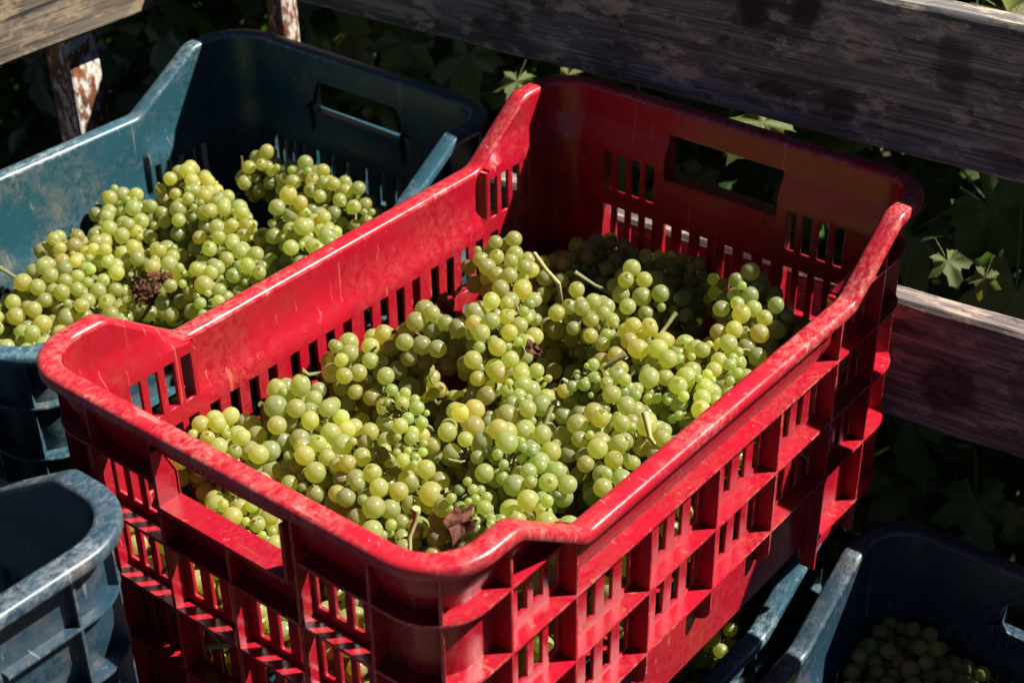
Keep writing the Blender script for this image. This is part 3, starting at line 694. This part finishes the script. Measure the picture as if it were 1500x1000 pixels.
# ------------------------------------------------------------------ trailer: boards, posts, floor
trailer = tag(empty('farm_trailer', (0, 0, zlow - .03)), 'wooden farm trailer with weathered side boards and rusty posts', 'trailer')
TZ = zlow - .03
def plank(name, length, th, h, mat, loc, rot, seed, axis=0, label=None):
    """board with slightly wandering, chipped edges"""
    rr = random.Random(seed); n = 70; V, Fc = [], []
    hh = [(rr.gauss(0, .0004), rr.gauss(0, .0004)) for _ in range(n + 1)]
    for i in range(n + 1):
        x = -length / 2 + length * i / n; dt, db = hh[i]; ch = .003 + abs(rr.gauss(0, .0006)); wv = .0006 * math.sin(i * .23 + seed)
        y0, y1, z0, z1 = -th / 2, th / 2, -h / 2 + db + wv * .5, h / 2 + dt + wv
        ring = [(y0, z0 + ch), (y0 + ch, z0), (y1 - ch, z0), (y1, z0 + ch), (y1, z1 - ch), (y1 - ch, z1), (y0 + ch, z1), (y0, z1 - ch)]
        V += [(x, y, z) if axis == 0 else (y, x, z) for y, z in ring]
    for i in range(n):
        for j in range(8): Fc.append((i * 8 + j, (i + 1) * 8 + j, (i + 1) * 8 + (j + 1) % 8, i * 8 + (j + 1) % 8))
    Fc.append(tuple(range(8))); Fc.append(tuple(reversed(range(n * 8, n * 8 + 8))))
    o = obj(name, mesh(name, V, Fc, mat), trailer, (loc[0], loc[1], loc[2] - TZ)); o.rotation_euler = rot
    if label: o['label'] = label
    return o
YB = .290; TH = .024
plank('side_board', 2.0, TH, .112, M['board'], (.34, YB + TH / 2 + .001, Z0 + .1062), (0, R_(-2.3), 0), 3, 0, 'upper grey weathered back board with dark damp blots')
plank('side_board', 2.0, TH, .107, M['board_low'], (.34, YB + TH / 2 + .001, Z0 - .118), (0, R_(-3.2), 0), 5, 0, 'lower purplish weathered back board')
plank('side_board', 2.4, TH, .120, M['board_left'], (-.640, -.55, Z0 + .056), (0, 0, 0), 8, 1, 'brownish weathered board along the left side')
def post(x, y, w, z0, z1, label=None):
    v, f = box_data(-w / 2, w / 2, -w / 2, w / 2, 0, z1 - z0); o = bevel(obj('post', mesh('post', v, f, M['post']), trailer, (x, y, z0 - TZ)), .003, 2)
    if label: o['label'] = label
p = at(113, 150, x=-.653)
post(-.653 - .0185, p[1] + .017, .036, TZ, Z0 + .17, 'square steel post, chipped white paint over orange rust')
post(-.653 - .0185, p[1] - .75, .036, TZ, Z0 + .17)
p = at(404, 40, y=YB + TH + .002)
post(p[0], YB + TH + .013, .022, TZ, Z0 + .17, 'slim rusty white post behind the teal crate')
post(.75, YB + TH + .017, .030, TZ, Z0 + .17)
fl = obj('trailer_deck', mesh('trailer_deck', *box_data(-.70, 1.3, -1.8, .34, -.05, -.001), M['floorwood']), trailer, (0, 0, 0))
for i in range(16):
    y = -1.75 + i * .135; v, f = box_data(-1.0, 1.0, -.065, .065, 0, .03); o = obj('floor_plank', mesh('floor_plank', v, f, M['floorwood']) if i == 0 else o.data, trailer, (.32, y, 0))
for by in (-.10, .10):
    v, f = box_data(FX - .27, FX + .27, FY + by - .03, FY + by + .03, .0301, .0598); obj('floor_batten', mesh('floor_batten', v, f, M['floorwood']), trailer)
v, f = box_data(-.66, -.58, -1.7, .3, -.75, -.05); obj('chassis_beam', mesh('chassis_beam', v, f, M['post']), trailer)
for sx in (-.3, .8):
    v, f = box_data(sx - .04, sx + .04, -1.7, .3, -.72, -.05); obj('chassis_beam', mesh('chassis_beam', v, f, M['post']), trailer)
def nail(px, py):
    p = at(px, py, y=YB + .0005); V, Fc = [], []; tube(V, Fc, [(0, 0, 0), (0, -.0015, 0)], [.0022, .0018], 8); obj('nail', mesh('nail', V, Fc, M['nail']), trailer, (p[0], p[1], p[2] - TZ))
nail(908, 38); nail(1420, 165)

# ------------------------------------------------------------------ ground and vines
g = obj('ground', mesh('ground', [(-60, -60, 0), (60, -60, 0), (60, 60, 0), (-60, 60, 0)], [(0, 1, 2, 3)], M['soil'])); tag(g, 'bare dark vineyard soil', kind='structure')
def leaf_mesh(seed, mat):
    rr = random.Random(seed); n = 40; V = [(0, 0, 0)]; Fc = []
    def rad(a):                                                   # five-lobed vine leaf, stalk notch at a = -90 degrees
        d = (a + math.pi / 2) % (2 * math.pi); lob = 0
        for c, w, h in ((math.pi, .62, 1.0), (1.95, .52, .86), (2 * math.pi - 1.95, .52, .86), (.85, .5, .66), (2 * math.pi - .85, .5, .66)):
            lob = max(lob, h * max(0, 1 - (abs(d - c) / w) ** 1.6) ** .5)
        return .5 * max(lob, .52 if .28 < d < 6.0 else .10)
    for ring, k in ((1, .5), (2, 1.0)):
        for i in range(n):
            a = 2 * math.pi * i / n; r = rad(a) * k * (1 + (.07 * (-1) ** i if ring == 2 else 0)); x, y = r * math.cos(a), r * math.sin(a)
            z = -.55 * r * r + .05 * math.sin(5 * a + seed) * k + .10 * abs(x) - .03 * math.cos(3 * a) * k
            V.append((x, y + .12, z))
    for i in range(n):
        j = (i + 1) % n; Fc.append((0, 1 + i, 1 + j)); Fc.append((1 + i, 1 + n + i, 1 + n + j, 1 + j))
    V[0] = (0, .12, .02); b_ = len(V); V += [(-.008, .1, .01), (.008, .1, .01), (.006, -.45, -.12), (-.006, -.45, -.12)]; Fc.append((b_, b_ + 1, b_ + 2, b_ + 3))
    me = mesh('leaf', V, Fc, mat); me.shade_smooth(); return me
LEAF = [leaf_mesh(i, M['leaf'] if i < 4 else M['leaf2']) for i in range(5)]
LV = [np.array([v.co[:] for v in me.vertices]) for me in LEAF]; LF = [[tuple(p.vertices) for p in me.polygons] for me in LEAF]
def in_view(p):
    d = p - CAM; w = d @ FWD
    if w < .1: return None
    x, y = 750 + FPX * (d @ RIGHT) / w, 500 - FPX * (d @ UP) / w
    return w if -60 < x < 1560 and -60 < y < 1060 else None
def vine(x, y, lbl, grp, n_leaf=210, n_fill=760):
    t = tag(empty('grapevine', (x, y, 0)), lbl, 'vine', grp)
    V, Fc = [], []; pts = [np.array([0, 0, -.02])]
    for i in range(1, 7): pts.append(np.array([rng.normal(0, .02), rng.normal(0, .02), i * .13]))
    tube(V, Fc, pts, [.035, .03, .027, .026, .025, .027, .02], 8); obj('trunk', mesh('trunk', V, Fc, M['bark'], 60), t)
    V, Fc = [], []
    for i in range(9):
        a = rng.uniform(-.5, .5); b0 = pts[-1] + np.array([a * .3, 0, -.04]); e0 = b0 + np.array([a, rng.normal(0, .15), rng.uniform(.1, .9)])
        e1 = e0 + np.array([rng.normal(0, .2), rng.normal(0, .15), rng.uniform(-.5, .4)]); tube(V, Fc, [b0, (b0 + e0) / 2 + rng.normal(0, .04, 3), e0, e1], [.008, .006, .005, .002], 5)
    obj('canes', mesh('canes', V, Fc, M['bark'], 60), t)
    fv, ff, n_own = [], [], 0
    for i in range(n_leaf + n_fill):
        w = np.array([x + rng.normal(0, .34), y + rng.uniform(-.42, .42), rng.uniform(.03, 2.15)])
        if w[1] < .56: w[1] = .56 + rng.random() * .25
        top = Z0 + (w[1] - .46) / .68 - .12
        if w[2] > top: w[2] = .12 + (top - .12) * rng.random() ** .6
        k = int(rng.choice(5, p=[.24, .24, .22, .2, .1])); s = rng.uniform(.085, .15)
        q = Quaternion((0, 0, 1), rng.uniform(-1.1, 1.1)) @ Quaternion((1, 0, 0), rng.uniform(.3, 1.35)) @ Quaternion((0, 0, 1), math.pi + rng.normal(0, .5)) @ Quaternion((0, 1, 0), rng.normal(0, .3)) if rng.random() < .6 else Quaternion((0, 0, 1), rng.uniform(-1.1, 1.1) + math.pi) @ Quaternion((1, 0, 0), rng.uniform(.15, 1.15)) @ Quaternion((0, 1, 0), rng.normal(0, .45))
        vis = in_view(w)
        if vis is not None and n_own < n_leaf:
            o = D.objects.new('leaf', LEAF[k]); COL.objects.link(o); o.parent = t; o.location = tuple(w - np.array([x, y, 0])); o.scale = (s, s, s)
            o.rotation_mode = 'QUATERNION'; o.rotation_quaternion = q; n_own += 1
        else:
            m = np.array(q.to_matrix()) * s; b_ = len(fv); fv.extend((LV[k] @ m.T + w - np.array([x, y, 0])).tolist()); ff.extend(tuple(b_ + j for j in f) for f in LF[k])
    me = D.meshes.new('foliage'); me.from_pydata(fv, [], ff); me.materials.append(M['leaf']); me.shade_smooth()
    f = obj('foliage', me, t); f['kind'] = 'stuff'
def hand_leaf(px, py, y, size, k, rz, rx, ry=0.0):
    p = at(px, py, y=y); t = min((o for o in D.objects if o.name.startswith('grapevine')), key=lambda o: (o.location.x - p[0]) ** 2 + (o.location.y - p[1]) ** 2)
    o = D.objects.new('leaf', LEAF[k]); COL.objects.link(o); o.parent = t; o.location = tuple(p - np.array(t.location)); o.scale = (size,) * 3
    o.rotation_mode = 'QUATERNION'; o.rotation_quaternion = Quaternion((0, 0, 1), rz) @ Quaternion((1, 0, 0), rx) @ Quaternion((0, 0, 1), math.pi + ry)
VG = 'grapevines in the row behind the trailer'
for i, x in enumerate(np.arange(-3.0, 2.2, .52)):
    vine(x, .95 + rng.normal(0, .03), 'leafy green grapevine behind the trailer corner with the rusty posts' if x < -.9 else 'leafy green grapevine growing close behind the upper weathered back board', VG)
for i, x in enumerate(np.arange(-3.0, 2.2, .75)):
    vine(x, 1.75, 'leafy green grapevine in the second row farther behind the trailer', VG, 30, 800)
for a in [(1440, 285, .52, .14, 0, .9, 1.25, .6), (1350, 330, .50, .13, 2, -.3, .9, -.4), (1490, 400, .46, .14, 1, .2, 1.0, .2), (1130, 172, .42, .085, 4, .4, .4, -.6), (1385, 375, .40, .045, 4, .4, .6, .5),
          (760, 112, .44, .06, 4, .2, .5, .2), (835, 105, .44, .045, 4, -.2, .6, .3), (690, 65, .55, .12, 1, -.2, .7, .5), (600, 52, .55, .11, 3, .5, .6, -.3), (1460, 6, .46, .13, 4, .2, .3, .8), (1445, 400, .40, .035, 4, .1, .9, 0.),
          (1490, 745, .40, .04, 4, .1, .6, 0.), (1305, 750, .36, .022, 4, .1, .6, 0.), (535, 40, .6, .12, 4, .3, .5, -.5), (205, 145, .62, .07, 4, 0., .7, .4), (265, 55, .62, .06, 4, .3, .5, .4), (470, 55, .5, .05, 4, .2, .4, 0.),
          (1010, 262, .60, .12, 0, 0., .8, .3), (1430, 720, .5, .10, 1, .2, .8, .3)]:
    hand_leaf(*a)
print('objects', len(D.objects))
